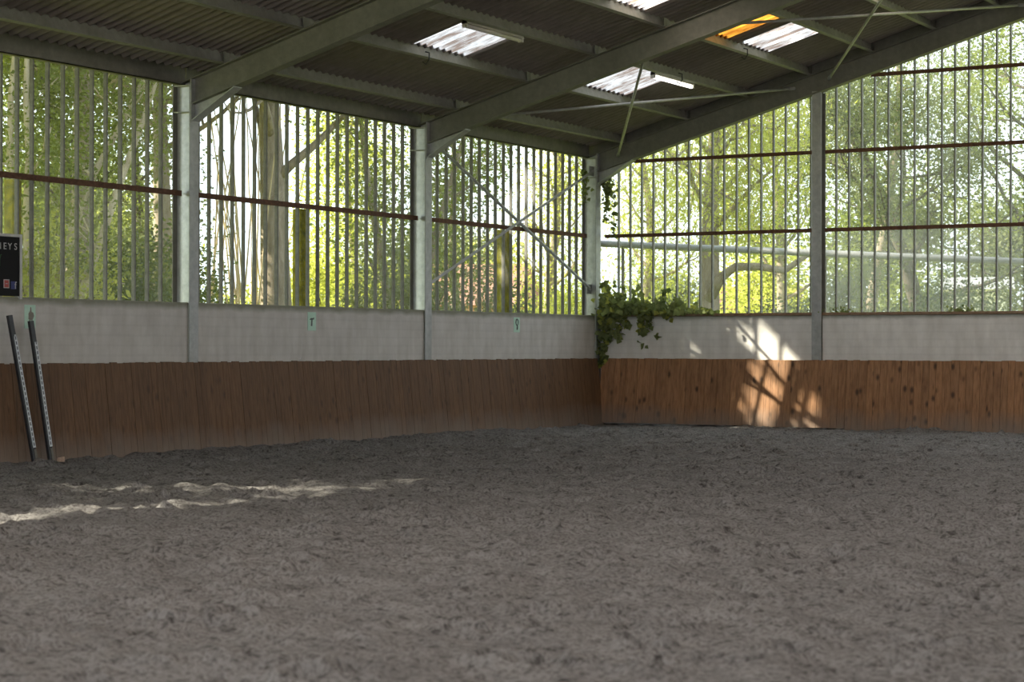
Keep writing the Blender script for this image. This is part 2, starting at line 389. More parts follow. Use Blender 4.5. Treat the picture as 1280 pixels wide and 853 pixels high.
for xa_, xb_ in [(-.3, 5.4), (5.4, RIDGE), (RIDGE, 16.5), (16.5, X_END)]:
    MB().hexa([(xa_, .09, raft_top(xa_)-.03), (xb_, .09, raft_top(xb_)-.03), (xb_, .12, raft_top(xb_)-.03), (xa_, .12, raft_top(xa_)-.03),
               (xa_, .09, raft_top(xa_)+.26), (xb_, .09, raft_top(xb_)+.26), (xb_, .12, raft_top(xb_)+.26), (xa_, .12, raft_top(xa_)+.26)]).build('verge_board', M['steel_dull'], wb)
# the two unseen walls: one clad solid, one left open, to set the light
wr = struct('wall_right', 'unseen opposite long wall, clad in steel to hold back light', 'wall')
MB().box(X_END, X_END+.14, Y_END, .2, -.2, Z_WALL).build('concrete_panel', M['concrete'], wr)
MB().quad((X_END+.25, Y_END, Z_WALL-.1), (X_END+.25, .2, Z_WALL-.1), (X_END+.25, .2, 5.2), (X_END+.25, Y_END, 5.2)).build('steel_cladding', M['steel_dull'], wr)
for y in range(-36, 1, 6): MB().box(X_END, X_END+.3, y-.1, y+.1, 0, 5.1).build('post', M['steel'], wr)
wf = struct('wall_front', 'unseen near end of the hall, left open to let daylight in', 'wall')
for x in (-.1, 7.3, 14.7, 21.9): MB().box(x-.1, x+.1, Y_END-.2, Y_END, -.1, raft_top(x)).build('post', M['steel'], wf)

# ------------------------------------------------------------------ kickboards, every board a piece
bl = struct('baseboard_left', 'sloping brown timber kickboard along the long side wall', 'kickboard')
bb = struct('baseboard_back', 'sloping brown timber kickboard along the gable wall', 'kickboard')
def board_left(y0, y1, zt, j):
    x0, x1 = .05+j, .195+j
    MB().hexa([(x1, y0, -.08), (x1, y1, -.08), (x1-.03, y1, -.08), (x1-.03, y0, -.08), (x0, y0, zt), (x0, y1, zt), (x0-.03, y1, zt), (x0-.03, y0, zt)][::1]).build('kick_board', M['wood'], bl)
def board_back(x0, x1, zt, j, zb):
    a, b = -.05-j, -.195-j
    MB().hexa([(x0, b, zb), (x1, b, zb), (x1, b+.03, zb), (x0, b+.03, zb), (x0, a, zt), (x1, a, zt), (x1, a+.03, zt), (x0, a+.03, zt)]).build('kick_board', M['wood_back'], bb)  # gable boards more orange, knottier and lighter than those of the long wall
y = -.12
while y > -18.6:
    w = random.choice([.118, .118, .122, .145])
    board_left(y-w+.004, y, Z_KICK+random.uniform(-.007, .006), random.uniform(-.003, .003)); y -= w
MB().hexa([(.195, Y_END, -.05), (.195, y, -.05), (.165, y, -.05), (.165, Y_END, -.05), (.05, Y_END, Z_KICK), (.05, y, Z_KICK), (.02, y, Z_KICK), (.02, Y_END, Z_KICK)]).build('kick_panel', M['wood'], bl)
x = .10
while x < 9.6:
    w = random.choice([.118, .118, .122, .145]); w = min(w, 3.19-x) if 3.0 < x < 3.19 else w
    if 3.1 < x < 3.19 and w < .03: x = 3.19; continue
    first = x < 3.185
    zb = (.018 if first else (.008 if x < 4.9 else -.08))
    board_back(x, x+w-.004, Z_KICK+random.uniform(-.006, .006) - (.0 if first else .012), random.uniform(-.003, .003) + (0 if first else .032), zb); x += w
MB().hexa([(x, -.227, -.05), (X_END, -.227, -.05), (X_END, -.197, -.05), (x, -.197, -.05), (x, -.08, Z_KICK), (X_END, -.08, Z_KICK), (X_END, -.05, Z_KICK), (x, -.05, Z_KICK)]).build('kick_panel', M['wood_back'], bb)

# ------------------------------------------------------------------ steel columns and posts
def column(y, label):
    t = thing('steel_column', label, 'column', (0, y, 0), 'steel columns of the long wall')
    MB().box(-.014, 0, y-.095, y+.095, -.25, 5.0).build('inner_flange', M['steel'], t)
    MB().box(-.305, -.291, y-.095, y+.095, -.25, 5.1).build('outer_flange', M['steel_dull'], t)
    MB().box(-.291, -.014, y-.006, y+.006, -.25, 5.05).build('web', M['steel_web_lit'], t)  # web paler and glossier than the flange; daylight on it put into the colour
    for z in (4.62, 4.98): MB().box(-.291, -.014, y-.09, y+.09, z, z+.012).build('stiffener', M['steel'], t)
    for z in (4.66, 4.8, 4.92):
        for s in (-.05, .05): MB().tube([(0, y+s, z), (.016, y+s, z)], .012, 6).build('bolt', M['steel_dull'], t)
    return t
column(0, 'steel column in the corner where the two walls meet, beside the ivy')
column(-6, 'steel column of the long wall between the crossed brace and the wide middle bay')
column(-12, 'steel column of the long wall nearest the black signboard')
column(-18, 'steel column of the long wall closest to the viewer, beyond the signboard')
def gpost(x, label):
    top = raft_top(x)-.34
    t = thing('gable_post', label, 'post', (x, 0, 0), 'posts of the gable wall')
    MB().box(x-.09, x+.09, -.012, 0, -.25, top).build('inner_flange', M['steel'], t)
    MB().box(x-.09, x+.09, .19, .202, -.25, top).build('outer_flange', M['steel_dull'], t)
    MB().box(x-.005, x+.005, 0, .19, -.25, top).build('web', M['steel_dull'], t)
    MB().box(x-.085, x+.085, -.026, -.012, top-.22, top+.02).build('end_plate', M['steel'], t)
gpost(4.36, 'slim grey steel post standing in the gable wall, right of the ivy')
gpost(8.74, 'slim grey steel post of the gable wall at the right border')

# ------------------------------------------------------------------ rafters
def rafter(y, label, hw=.09):
    t = thing('roof_rafter', label, 'rafter', (0, y, 5), 'steel rafters carrying the roof')
    D = .36
    def strip(x0, x1, up0, up1, a, b, m):
        m.hexa([(x0, a, raft_top(x0)-up1), (x1, a, raft_top(x1)-up1), (x1, b, raft_top(x1)-up1), (x0, b, raft_top(x0)-up1),
                (x0, a, raft_top(x0)-up0), (x1, a, raft_top(x1)-up0), (x1, b, raft_top(x1)-up0), (x0, b, raft_top(x0)-up0)]); return m
    strip(-.0, RIDGE, .016, D-.016, y-.005, y+.005, MB()).build('web', M['steel_dull'], t)
    strip(-.3, RIDGE, 0, .016, y-hw, y+hw, MB()).build('top_flange', M['steel_dull'], t)
    strip(.018, RIDGE, D-.016, D, y-hw, y+hw, MB()).build('bottom_flange', M['steel_dull'], t)
    # haunch: a tapering knee under the rafter, welded to the column
    z0, xk = 4.50, .74
    zk = raft_top(xk)-D; zt = raft_top(0)-D+.0
    MB().prism([(0, z0), (xk, zk), (0, zt)], 'y', y-.005, y+.005).build('haunch', M['steel'], t)
    dxh, dz = xk, zk-z0
    MB().hexa([(0, y-hw, z0-.014), (xk, y-hw, zk-.014), (xk, y+hw, zk-.014), (0, y+hw, z0-.014), (0, y-hw, z0), (xk, y-hw, zk), (xk, y+hw, zk), (0, y+hw, z0)]).build('haunch_flange', M['steel'], t)
    MB().box(.0, .018, y-hw, y+hw, z0-.03, raft_top(0)).build('end_plate', M['steel'], t)
    strip(RIDGE, X_END, 0, D, y-hw, y+hw, MB()).build('far_half', M['steel_dull'], t)
rafter(0, 'steel rafter running up along the top of the gable wall')
rafter(-6, 'steel rafter rising from the column beside the crossed wall brace')
rafter(-12, 'steel rafter rising from the column nearest the signboard')
rafter(-18, 'steel rafter overhead closest to the viewer, above the left border')

# ------------------------------------------------------------------ eave beams, purlins, rails
bays = [(-5.99, -.1, 'the crossed brace'), (-11.99, -6.01, 'the wide middle bay with the big trunk'), (-17.99, -12.01, 'the bay with the signboard')]
for y0, y1, w in bays:
    t = thing('eave_beam', 'grey eave beam above ' + w, 'beam', (-.2, y0, Z_EAVE), 'eave beams of the long wall')
    MB().box(-.16, -.148, y0, y1, Z_EAVE, Z_EAVE+.25).build('web', M['steel_dull'], t)
    MB().box(-.26, -.148, y0, y1, Z_EAVE, Z_EAVE+.012).build('bottom_flange', M['steel_dull'], t)
    MB().box(-.26, -.148, y0, y1, Z_EAVE+.24, Z_EAVE+.252).build('top_flange', M['steel_dull'], t)
row_words = ['lowest roof purlin, the one nearest the eave', 'second roof purlin up from the eave, below the first skylights',
             'third roof purlin up from the eave, carrying the tube lamps', 'fourth roof purlin up from the eave, below the orange sheet',
             'fifth roof purlin up from the eave, above the orange sheet', 'sixth roof purlin up, at the top right of the roof',
             'seventh roof purlin up from the eave, above the frame', 'eighth roof purlin up from the eave', 'ninth roof purlin up, just below the ridge']
for k, xp in enumerate(PURL):
    t = thing('roof_purlin', row_words[k], 'purlin', (xp, -9, raft_top(xp)), 'purlins under the roof sheets')
    z = raft_top(xp)
    # a zed section: lower lip, web, upper lip; web slightly leaning with the slope
    MB().prism([(xp+.0, z+.004), (xp+.065, z+.020), (xp+.065, z+.028), (xp+.008, z+.014), (xp-.038, z+.195), (xp-.100, z+.178), (xp-.100, z+.170), (xp-.046, z+.184), (xp-.008, z+.030)], 'y', -26, .25).build('zed_section', M['steel_mid'], t)
    for y in FRAMES: MB().box(xp+.012, xp+.022, y-.06, y+.06, z+.0, z+.17).build('cleat', M['steel_dull'], t)
def rail_left(y0, y1, label):
    t = thing('sheeting_rail', label, 'rail', (-.2, y0, Z_RAIL), 'rusty sheeting rails')
    MB().box(-.238, -.17, y0, y1, Z_RAIL-.012, Z_RAIL-.002).build('flange', M['rust'], t)
    MB().box(-.176, -.166, y0, y1, Z_RAIL-.045, Z_RAIL+.03).build('web', M['rust'], t)
for (y0, y1, w) in bays: rail_left(y0, y1-.05, 'rusty horizontal rail across the sheeting of ' + {0: 'the bay with the crossed brace'}.get(bays.index((y0, y1, w)), w))
def rail_back(x0, x1, z, label, mat='rust'):
    t = thing('sheeting_rail', label, 'rail', (x0, .2, z), 'rusty sheeting rails')
    MB().box(x0, x1, .17, .238, z-.012, z-.002).build('flange', M[mat], t)
    MB().box(x0, x1, .166, .176, z-.04, z+.028).build('web', M[mat], t)
rail_back(.05, 4.27, Z_RAIL, 'lower rusty rail on the gable between the corner and the slim post')
rail_back(4.45, 8.66, Z_RAIL, 'lower rusty rail on the gable right of the slim post')
rail_back(.66, 4.27, Z_RAIL2, 'upper rusty rail on the gable between the rafter and the slim post')
rail_back(4.45, 8.66, Z_RAIL2, 'upper rusty rail on the gable right of the slim post')
rail_back(5.3, 8.66, Z_RAIL3, 'short topmost rail on the gable just under the rafter')

# ------------------------------------------------------------------ roof sheets
ce = struct('ceiling', 'dark corrugated fibre-cement roof sheets with translucent skylights', 'roof', (0, 0, 5))
PITCH_C = .172
def roof_sheet(x0, x1, y0, y1, mat, name='roof_sheet', lift=0., parent=ce, amp=.044):
    n = max(2, int(round((y1-y0)/PITCH_C*8))); m = MB()
    for i in range(n+1):
        y = y0+(y1-y0)*i/n; w = amp*math.sin(2*math.pi*y/PITCH_C)
        for xx, l in ((x0, lift), (x1, 0.)):
            m.v.append((xx, y, 5.08+SL*xx + .225 + w + l))
    m.f = [(2*i, 2*i+1, 2*i+3, 2*i+2) for i in range(n)]
    o = m.build(name, M[mat], parent, smooth=True)
    return o
rows = [-.55] + PURL + [RIDGE]
special = {2: [(-9.35, -7.85, 'sky_sheet'), (-4.32, -2.62, 'sky_sheet')],
           4: [(-7.75, -6.72, 'sky_sheet'), (-4.62, -3.62, 'orange_sheet'), (-3.08, -1.92, 'sky_sheet'), (-13.6, -12.4, 'sky_sheet')],
           6: [(-3.9, -2.8, 'sky_sheet'), (-10, -8.9, 'sky_sheet')]}
for k in range(len(rows)-1):
    x0, x1 = rows[k]-.10, rows[k+1]+.02
    y = .5; sp = sorted(special.get(k, []), key=lambda s: -s[1])
    while y > -18.5:
        nx = [s for s in sp if s[1] <= y+1e-6]
        if nx and abs(nx[0][1]-y) < 1e-6:
            s = nx[0]; nm = 'skylight_sheet'
            o = roof_sheet(x0, x1, s[0], s[1], s[2], nm, -.012)
            if s[2] == 'orange_sheet': o['label'] = 'orange glowing sheet'
            else: o['label'] = 'bright translucent sheet'
            y = s[0]; continue
        y2 = y-1.1
        if nx and y2 < nx[0][1]+.3: y2 = nx[0][1]
        roof_sheet(x0, x1, y2, y, 'roof', 'roof_sheet', -.012); y = y2
    roof_far_y = y
# the rest of the roof, behind and beyond the view
for y0, y1 in [(-24, -18.4), (-30, -24), (-36, -30), (-39.5, -36)]:
    for xa, xb in [(-.6, 6.2), (8.2, RIDGE)]:
        MB().hexa([(xa, y0, 5.08+SL*xa+.21), (xb, y0, 5.08+SL*xb+.21), (xb, y1, 5.08+SL*xb+.21), (xa, y1, 5.08+SL*xa+.21),
                   (xa, y0, 5.08+SL*xa+.25), (xb, y0, 5.08+SL*xb+.25), (xb, y1, 5.08+SL*xb+.25), (xa, y1, 5.08+SL*xa+.25)]).build('roof_sheet', M['roof'], ce)
for y0, y1 in [(-24, -18.4), (-30, -24), (-36, -30), (-39.5, -36)]:
    xa, xb = 6.2, 8.2
    MB().quad((xa, y0, raft_top(xa)+.23), (xb, y0, raft_top(xb)+.23), (xb, y1, raft_top(xb)+.23), (xa, y1, raft_top(xa)+.23)).build('skylight_sheet', M['sky_sheet'], ce)  # unseen skylight strip added to brighten the sand and the gable
for y0, y1 in [(-12, .5), (-24, -12), (-39.5, -24)]:
    for xa, xb, mat in [(RIDGE, 14, 'roof'), (14, 17, 'sky_sheet'), (17, X_END+.6, 'roof')]:  # unseen skylight strip on the far slope, added for more light inside
        za, zb = raft_top(xa)+.23, raft_top(xb)+.23
        MB().quad((xa, y0, za), (xb, y0, zb), (xb, y1, zb), (xa, y1, za)).build('roof_sheet' if mat == 'roof' else 'skylight_sheet', M[mat], ce)

# ------------------------------------------------------------------ bracing rods
def rod(a, b, r, label, name='brace_rod', mat='steel', grp='roof bracing rods', cat='brace'):
    t = thing(name, label, cat, a, grp); a = Vector(a); b = Vector(b)
    MB().tube([a, b], r, 8).build('bar', M[mat], t, smooth=True)
    for q, d in ((a, (b-a).normalized()), (b, (a-b).normalized())):
        MB().tube([q-d*.02, q+d*.10], r*1.5, 6).build('end_fitting', M[mat], t)
rz = lambda x: raft_top(x)-.14
rod((.62, -5.9, rz(.62)), (3.95, -.08, rz(3.95)), .023, 'long thin roof brace rod from the middle rafter foot to the gable rafter')
rod((3.88, -5.9, rz(3.88)), (.45, -.08, rz(.45)-.05), .023, 'steep thin roof brace rod meeting the gable rafter near the corner')
rod((4.8, -5.9, rz(4.8)), (8.05, -.08, rz(8.05)), .023, 'thin roof brace rod passing the orange sheet at the top right')
rod((8.2, -5.9, rz(8.2)), (4.62, -.08, rz(4.62)-.05), .023, 'thin roof brace rod meeting the gable rafter above the slim post')
def flatbar(a, b, label):
    t = thing('brace_bar', label, 'brace', a, 'crossed wall brace'); a = Vector(a); b = Vector(b)
    MB().tube([a, b], .03, 4).build('bar', M['steel'], t)
    for q in (a, b): MB().box(q.x-.05, q.x-.03, q.y-.09, q.y+.09, q.z-.09, q.z+.09).build('gusset_plate', M['steel'], t)
flatbar((-.05, -5.86, 2.47), (-.05, -.12, 4.74), 'wall brace bar rising from the middle column towards the corner')
flatbar((-.11, -5.86, 4.86), (-.11, -.10, 2.52), 'wall brace bar falling from the middle column towards the corner')

# ------------------------------------------------------------------ tube lamps and hooks under the purlins
def lamp(x, y0, y1, lit, label):
    z = raft_top(x)+.02
    t = thing('tube_lamp', label, 'lamp', (x, y0, z), 'tube lamps under the purlin')
    MB().prism([(x-.05, z), (x+.05, z), (x+.035, z+.05), (x-.035, z+.05)], 'y', y0, y1).build('lamp_body', M['lamp_body'], t)
    MB().tube([(x, y0+.03, z-.03), (x, y1-.03, z-.03)], .028, 8).build('tube', M['lamp_tube' if lit else 'lamp_body'], t, smooth=True)
    for y in (y0, y1-.03): MB().box(x-.04, x+.04, y, y+.03, z-.055, z+.05).build('end_cap', M['lamp_body'], t)
lamp(2.94, -9.75, -8.15, False, 'unlit tube lamp along the edge of the left skylight')
lamp(2.94, -3.75, -2.2, True, 'brightly lit white tube lamp beside the skylight near the gable')
def hook(x, y, label):
    z = raft_top(x)
    t = tag(MB().tube([(x+.02, y, z+.1), (x+.09, y-.01, z+.08), (x+.1, y-.03, z-.02), (x+.06, y-.05, z-.09), (x+.01, y-.06, z-.05)], .011, 6).build('wire_hook', M['plastic'], None), label, 'hook', 'wire hooks on the purlins')
hook(1.84, -9.05, 'dark wire hook on the purlin below the left skylight')
hook(4.22, -3.0, 'dark wire hook on the purlin below the right skylight')
hook(3.04, -3.0, 'dark wire hook on the purlin right of the lit tube lamp')

# ------------------------------------------------------------------ things on the long wall
def text(s, size, loc, mat, parent, name):
    c = bpy.data.curves.new(name, 'FONT'); c.body = s; c.size = size; c.extrude = .002; c.space_character = 1.45; c.align_x = 'RIGHT'
    o = bpy.data.objects.new(name, c); COL.objects.link(o)
    bpy.context.view_layer.update()
    me = bpy.data.meshes.new_from_object(o); bpy.data.objects.remove(o)
    me.transform(Matrix.Translation(loc) @ Matrix(((0, 0, 1, 0), (1, 0, 0, 0), (0, 1, 0, 0), (0, 0, 0, 1))))
    me.materials.clear()
    return link(name, me, M[mat], parent)
sb = thing('signboard', 'black signboard with a pale frame and white lettering standing on the wall top', 'sign', (0, -15.7, Z_WALL))
SX = -.02
MB().box(SX-.03, SX, -16.6, -15.33, 2.035, 2.755).build('panel', M['black'], sb)
for a in [(-16.6, -15.29, 2.755, 2.79), (-15.33, -15.29, 2.0, 2.755)]:
    MB().box(SX-.035, SX+.012, a[0], a[1], a[2], a[3]).build('frame_bar', M['alu'], sb)
for i_, ch in enumerate('SYEN'): text(ch, .115, (SX+.003, -15.372-.0895*i_, 2.60), 'white_print', sb, 'letter')
ig = MB().box(SX, SX+.003, -15.60, -15.505, 2.13, 2.235).build('red_badge', M['red_print'], sb)
m = MB(); m.box(SX+.003, SX+.005, -15.60, -15.505, 2.226, 2.235); m.box(SX+.003, SX+.005, -15.60, -15.505, 2.13, 2.139)
m.box(SX+.003, SX+.005, -15.60, -15.591, 2.13, 2.235); m.box(SX+.003, SX+.005, -15.514, -15.505, 2.13, 2.235); m.box(SX+.003, SX+.005, -15.57, -15.535, 2.18, 2.188)
m.build('badge_border', M['white_print'], ig)
fb = MB().box(SX, SX+.003, -15.475, -15.385, 2.12, 2.215).build('blue_badge', M['blue_print'], sb)
text('f', .125, (SX+.003, -15.385, 2.125), 'white_print', fb, 'badge_letter')
MB().tube([(SX+.004, -15.70, 2.33), (SX+.004, -15.672, 2.40), (SX+.004, -15.668, 2.48), (SX+.004, -15.65, 2.53), (SX+.004, -15.63, 2.535)], [.004, .007, .006, .005, .002], 6).build('green_mark', M['green_print'], sb)

def card(y0, y1, z0, z1, label):
    t = thing('letter_card', label, 'sign', (-.02, (y0+y1)/2, z0), 'mint cards on the long wall')
    MB().box(-.034, -.026, y0, y1, z0, z1).build('card', M['mint'], t, bevel=.003); return t
X1 = -.0255
c = card(-15.23, -15.04, 1.645, 1.935, 'mint green card with a brownish figure behind the slotted strips')
MB().prism([(-15.165, 1.76), (-15.10, 1.745), (-15.07, 1.80), (-15.085, 1.84), (-15.115, 1.85), (-15.12, 1.90), (-15.135, 1.91), (-15.14, 1.86), (-15.165, 1.83)], 'x', X1, X1+.003).build('printed_figure', M['mint_brown'], c)
MB().prism([(-15.155, 1.70), (-15.14, 1.70), (-15.13, 1.76), (-15.15, 1.765)], 'x', X1, X1+.003).build('printed_leg', M['mint_brown'], c)
MB().prism([(-15.105, 1.695), (-15.09, 1.70), (-15.10, 1.75), (-15.12, 1.755)], 'x', X1, X1+.003).build('printed_leg', M['mint_brown'], c)
c = card(-9.31, -9.10, 1.665, 1.94, 'mint green card with a dark upright mark in the middle bay')
MB().prism([(-9.265, 1.835), (-9.255, 1.822), (-9.225, 1.828), (-9.235, 1.735), (-9.20, 1.735), (-9.195, 1.828), (-9.16, 1.832), (-9.155, 1.86), (-9.19, 1.852), (-9.235, 1.852)], 'x', X1, X1+.003).build('printed_mark', M['mint_dark'], c)
c = card(-3.16, -2.95, 1.685, 1.945, 'mint green card with a looped mark below the crossed brace')
MB().tube([(X1+.002, -3.055+.04*math.sin(a), 1.86+.055*math.cos(a)) for a in [i*.55 for i in range(12)]], .011, 5).build('printed_loop', M['mint_dark'], c)
MB().tube([(X1+.002, -3.045, 1.80), (X1+.002, -3.05, 1.75), (X1+.002, -3.06, 1.735)], .016, 5).build('printed_tail', M['mint_dark'], c)

def strip(base, top, label):
    t = thing('slotted_strip', label, 'strip', base, 'slotted strips leaning on the kickboard')
    b, e = Vector(base), Vector(top); d = (e-b); L = d.length; d.normalize()
    sy = Vector((0, 1, 0)); sy = (sy - d*sy.dot(d)).normalized(); n = d.cross(sy); 
    if n.x < 0: n = -n
    def slab(u0, u1, l0, l1, h0, h1, m):
        P = lambda u, l, h: tuple(b + sy*u + d*l + n*h)
        m.hexa([P(u0, l0, h0), P(u1, l0, h0), P(u1, l1, h0), P(u0, l1, h0), P(u0, l0, h1), P(u1, l0, h1), P(u1, l1, h1), P(u0, l1, h1)]); return m
    slab(-.036, .036, 0, L, -.02, .02, MB()).build('body', M['plastic'], t, bevel=.004)
    slab(-.0, .036, 0, .18, .02, .026, MB()).build('foot_plate', M['steel_dull'], t)
    face = MB(); l0, l1 = .20, L-.26
    slab(-.008, .003, l0, l1, .02, .027, face); slab(.024, .036, l0, l1, .02, .027, face)
    k = l0
    while k < l1: slab(.003, .024, k, k+.022, .02, .027, face); k += .062
    face.build('slotted_face', M['strip'], t)
strip((.31, -15.40, .0), (.085, -15.61, 1.80), 'left one of two dark slotted strips leaning on the kickboard below the signboard')
strip((.30, -15.11, .0), (.085, -15.245, 1.735), 'right one of two dark slotted strips leaning below the mint card')
tag(MB().hexa([(.30, -15.02, .01), (.38, -15.0, .01), (.36, -14.93, .01), (.29, -14.95, .01), (.305, -15.01, .06), (.375, -14.99, .07), (.355, -14.935, .075), (.295, -14.955, .062)]).build('timber_offcut', mottled('pale_offcut', (.42, .30, .22), (.55, .40, .31), 20, .8), None, bevel=.006),
    'small pale wooden offcut lying in the sand at the foot of the strip', 'offcut')
tag(MB().tube([(.03, -9.62, 1.17), (.055, -9.625, 1.24), (.06, -9.60, 1.265), (.045, -9.61, 1.23)], .007, 5).build('frayed_twine', M['paint'], None), 'short end of pale twine on the kickboard edge in the middle bay', 'twine')

# ------------------------------------------------------------------ mossy rail posts just outside the sheeting
def mposts(y, label, mat='moss', w=.075):
    o = MB().prism([(-.50, y-w), (-.36, y-w), (-.345, y-w+.02), (-.345, y+w-.02), (-.36, y+w), (-.50, y+w)], 'z', -.1, Z_RAIL-.03).build('timber_post', M[mat], None, bevel=.01)
    tag(o, label, 'post', 'timber posts outside the long wall')
mposts(-8.93, 'yellow-green mossy timber post outside the middle bay', w=.12)
mposts(-2.86, 'yellow-green mossy timber post behind the crossed brace', w=.14)
mposts(-15.02, 'mossy timber post outside the sheeting above the signboard', w=.08)

# ------------------------------------------------------------------ ground outside
g = MB()
for a in [(-120, -.6, -120, 160), (-.6, 22.6, .6, 160), (22.6, 120, Y_END-.3, 160)]: g.quad((a[0], a[2], -.06), (a[1], a[2], -.06), (a[1], a[3], -.06), (a[0], a[3], -.06))
tag(MB().box(-.6, 120, -120, Y_END-.25, -.2, -.05).build('yard', mottled('neutral_bounce_gravel', (.30, .29, .275), (.42, .405, .385), 3, 1), None), 'unseen pale gravel ground added beyond the open end to keep bounced light grey', 'yard', kind='structure')  # unseen grey gravel, added so light bounced indoors is not tinted green
tag(g.build('ground', M['grass'], None), 'sunlit grass ground outside the hall', 'ground', kind='structure')

# ------------------------------------------------------------------ leaves and trees
RS = np.random.default_rng(11)
def at(px, dist):
    "ground point outside seen in photo column px at that distance from the camera (view depth)"
    d = _F + _r2*((px-640)/FPX)
    return (CX + d.x*dist, CY + d.y*dist)
def lit_gap(c):
    "True where a leaf would stand in one of the gaps that let the sun through to the hall"
    dx_, dy_, dz_ = SUN_DIR
    k = c[:, 2]/-dz_; fx = c[:, 0]+k*dx_; fy = c[:, 1]+k*dy_
    zw = c[:, 2] + dz_*(-c[:, 0])/dx_; yw = c[:, 1] - c[:, 0]*dy_/dx_
    lo = np.clip(5.3 + (fy+22)/5.5*.5, 5.12, 6.0) + .22*vnoise(fx, fy, .5, 21) + .2*vnoise(fx, fy, 1.5, 22)
    a = (fx > lo) & (fx < 7.2) & (fy > -34) & (fy < -14.0) & (zw > 2)
    kk = -c[:, 1]/dy_; gx = c[:, 0]+kk*dx_; gz = c[:, 2]+kk*dz_
    n = vnoise(gx+.3*gz, gz*.5, .34, 23) + .5*vnoise(gx, gz, .16, 24)
    b = (gx > 2.95) & (gx < 5.6) & (gz > -1.7) & (gz < 5.25-.98*gx) & (yw < 0) & (n > -.26 + .34*(np.abs(gx-4.0) > .95) - .2*(np.abs(gx-3.7) < .5)) & (gz > 2.2-.98*gx+ .9)
    b2 = (n > -.15) & (yw < 0) & (((gx > 1.5) & (gx < 2.15) & (gz > 1.25) & (gz < 1.85)) | ((gx > 2.5) & (gx < 3.0) & (gz > 1.4) & (gz < 2.1)))
    return (c[:, 0] < .5) & (a | b | b2)
def leaf_mesh(name, c, size, aspect=.55, droop=0.):
    keep = ~lit_gap(c); c = c[keep]; n = len(c)
    a = RS.normal(size=(n, 3)); a[:, 2] = a[:, 2]*.7 - droop*2; a /= np.linalg.norm(a, axis=1)[:, None]
    b = RS.normal(size=(n, 3)); b -= a*(a*b).sum(1)[:, None]; b /= np.linalg.norm(b, axis=1)[:, None]
    s = size*RS.uniform(.6, 1.3, n)[:, None]
    v = np.stack([c-a*s/2, c+b*s*aspect/2-a*s*.05, c+a*s/2, c-b*s*aspect/2-a*s*.05], 1).reshape(-1, 3)
    return np_mesh(name, v, np.arange(4*n).reshape(n, 4))
def wig(p0, d, L, n, w, up=0.):
    p = Vector(p0); d = Vector(d).normalized(); out = [p.copy()]
    for i in range(n):
        d = (d + Vector(RS.normal(size=3))*w + Vector((0, 0, up))).normalized(); p = p + d*(L/n); out.append(p.copy())
    return out
def tree(name, label, base, H, r, crown, z0, nleaf, lsize, leaf, bark='bark', lean=(0, 0), limbs=9, sig=.45, droop=0., group='trees outside the hall', cat='tree', stems=1, spread=.0, start=.35, up=.12, fine=True, wob=.05):
    global RS; RS = np.random.default_rng(zlib.crc32(label.encode()))
    x, y = base; t = thing(name, label, cat, (x, y, -.06), group); wood = MB(); pts = []
    for s_ in range(stems):
        ang = 2*math.pi*s_/max(stems, 1)+.4; d0 = Vector((lean[0]+spread*math.cos(ang), lean[1]+spread*math.sin(ang), 1))
        tr = wig((x+.25*spread*math.cos(ang), y+.25*spread*math.sin(ang), -.15), d0, H*.85, 9, wob)
        rr = r/(stems**.5); wood.tube(tr, [rr*(1.25 if i == 0 else 1)*(1-.085*i) for i in range(10)], 9)
        nl = max(3, limbs//stems)
        for k in range(nl):
            u = start + (1-start)*(k+RS.uniform(0, .8))/nl; i = min(int(u*9), 8); p = tr[i].lerp(tr[i+1], u*9-i if u*9-i <= 1 else 1)
            an = 2.4*k + RS.uniform(-.5, .5) + s_; L = crown*RS.uniform(.75, 1.15)*(1.15-.5*u)
            lb = wig(p, (math.cos(an), math.sin(an), RS.uniform(.15, .75)), L, 6, .17, up)
            r1 = rr*(1-.75*u)*.42; wood.tube(lb, [max(r1*(1-.14*q), .012) for q in range(7)], 6); pts += lb[2:]
            for q in range(3):
                sbp = lb[2+q]; sb_ = wig(sbp, Vector(lb[3+q]-sbp).normalized() + Vector(RS.normal(size=3))*.8, L*.55, 4, .2, up*.5)
                wood.tube(sb_, [max(r1*.45*(1-.2*w_), .008) for w_ in range(5)], 5); pts += sb_[1:]
    wood.build('trunk', M[bark], t, smooth=True)
    P = np.array([tuple(q) for q in pts if q.z > z0-.8]); 
    if nleaf and len(P):
        w = RS.uniform(.1, 1, len(P))**4; w /= w.sum()
        if fine: nleaf = int(nleaf*1.9); lsize = lsize*.62
        c = P[RS.choice(len(P), nleaf, p=w)] + RS.normal(size=(nleaf, 3))*np.array([sig, sig, sig*.75])
        if droop: c[:, 2] -= RS.exponential(droop, nleaf)
        c = c[c[:, 2] > z0]
        link('foliage', leaf_mesh('foliage', c, lsize, .3 if droop else .55, .5 if droop else 0), M[leaf], t)
    return t
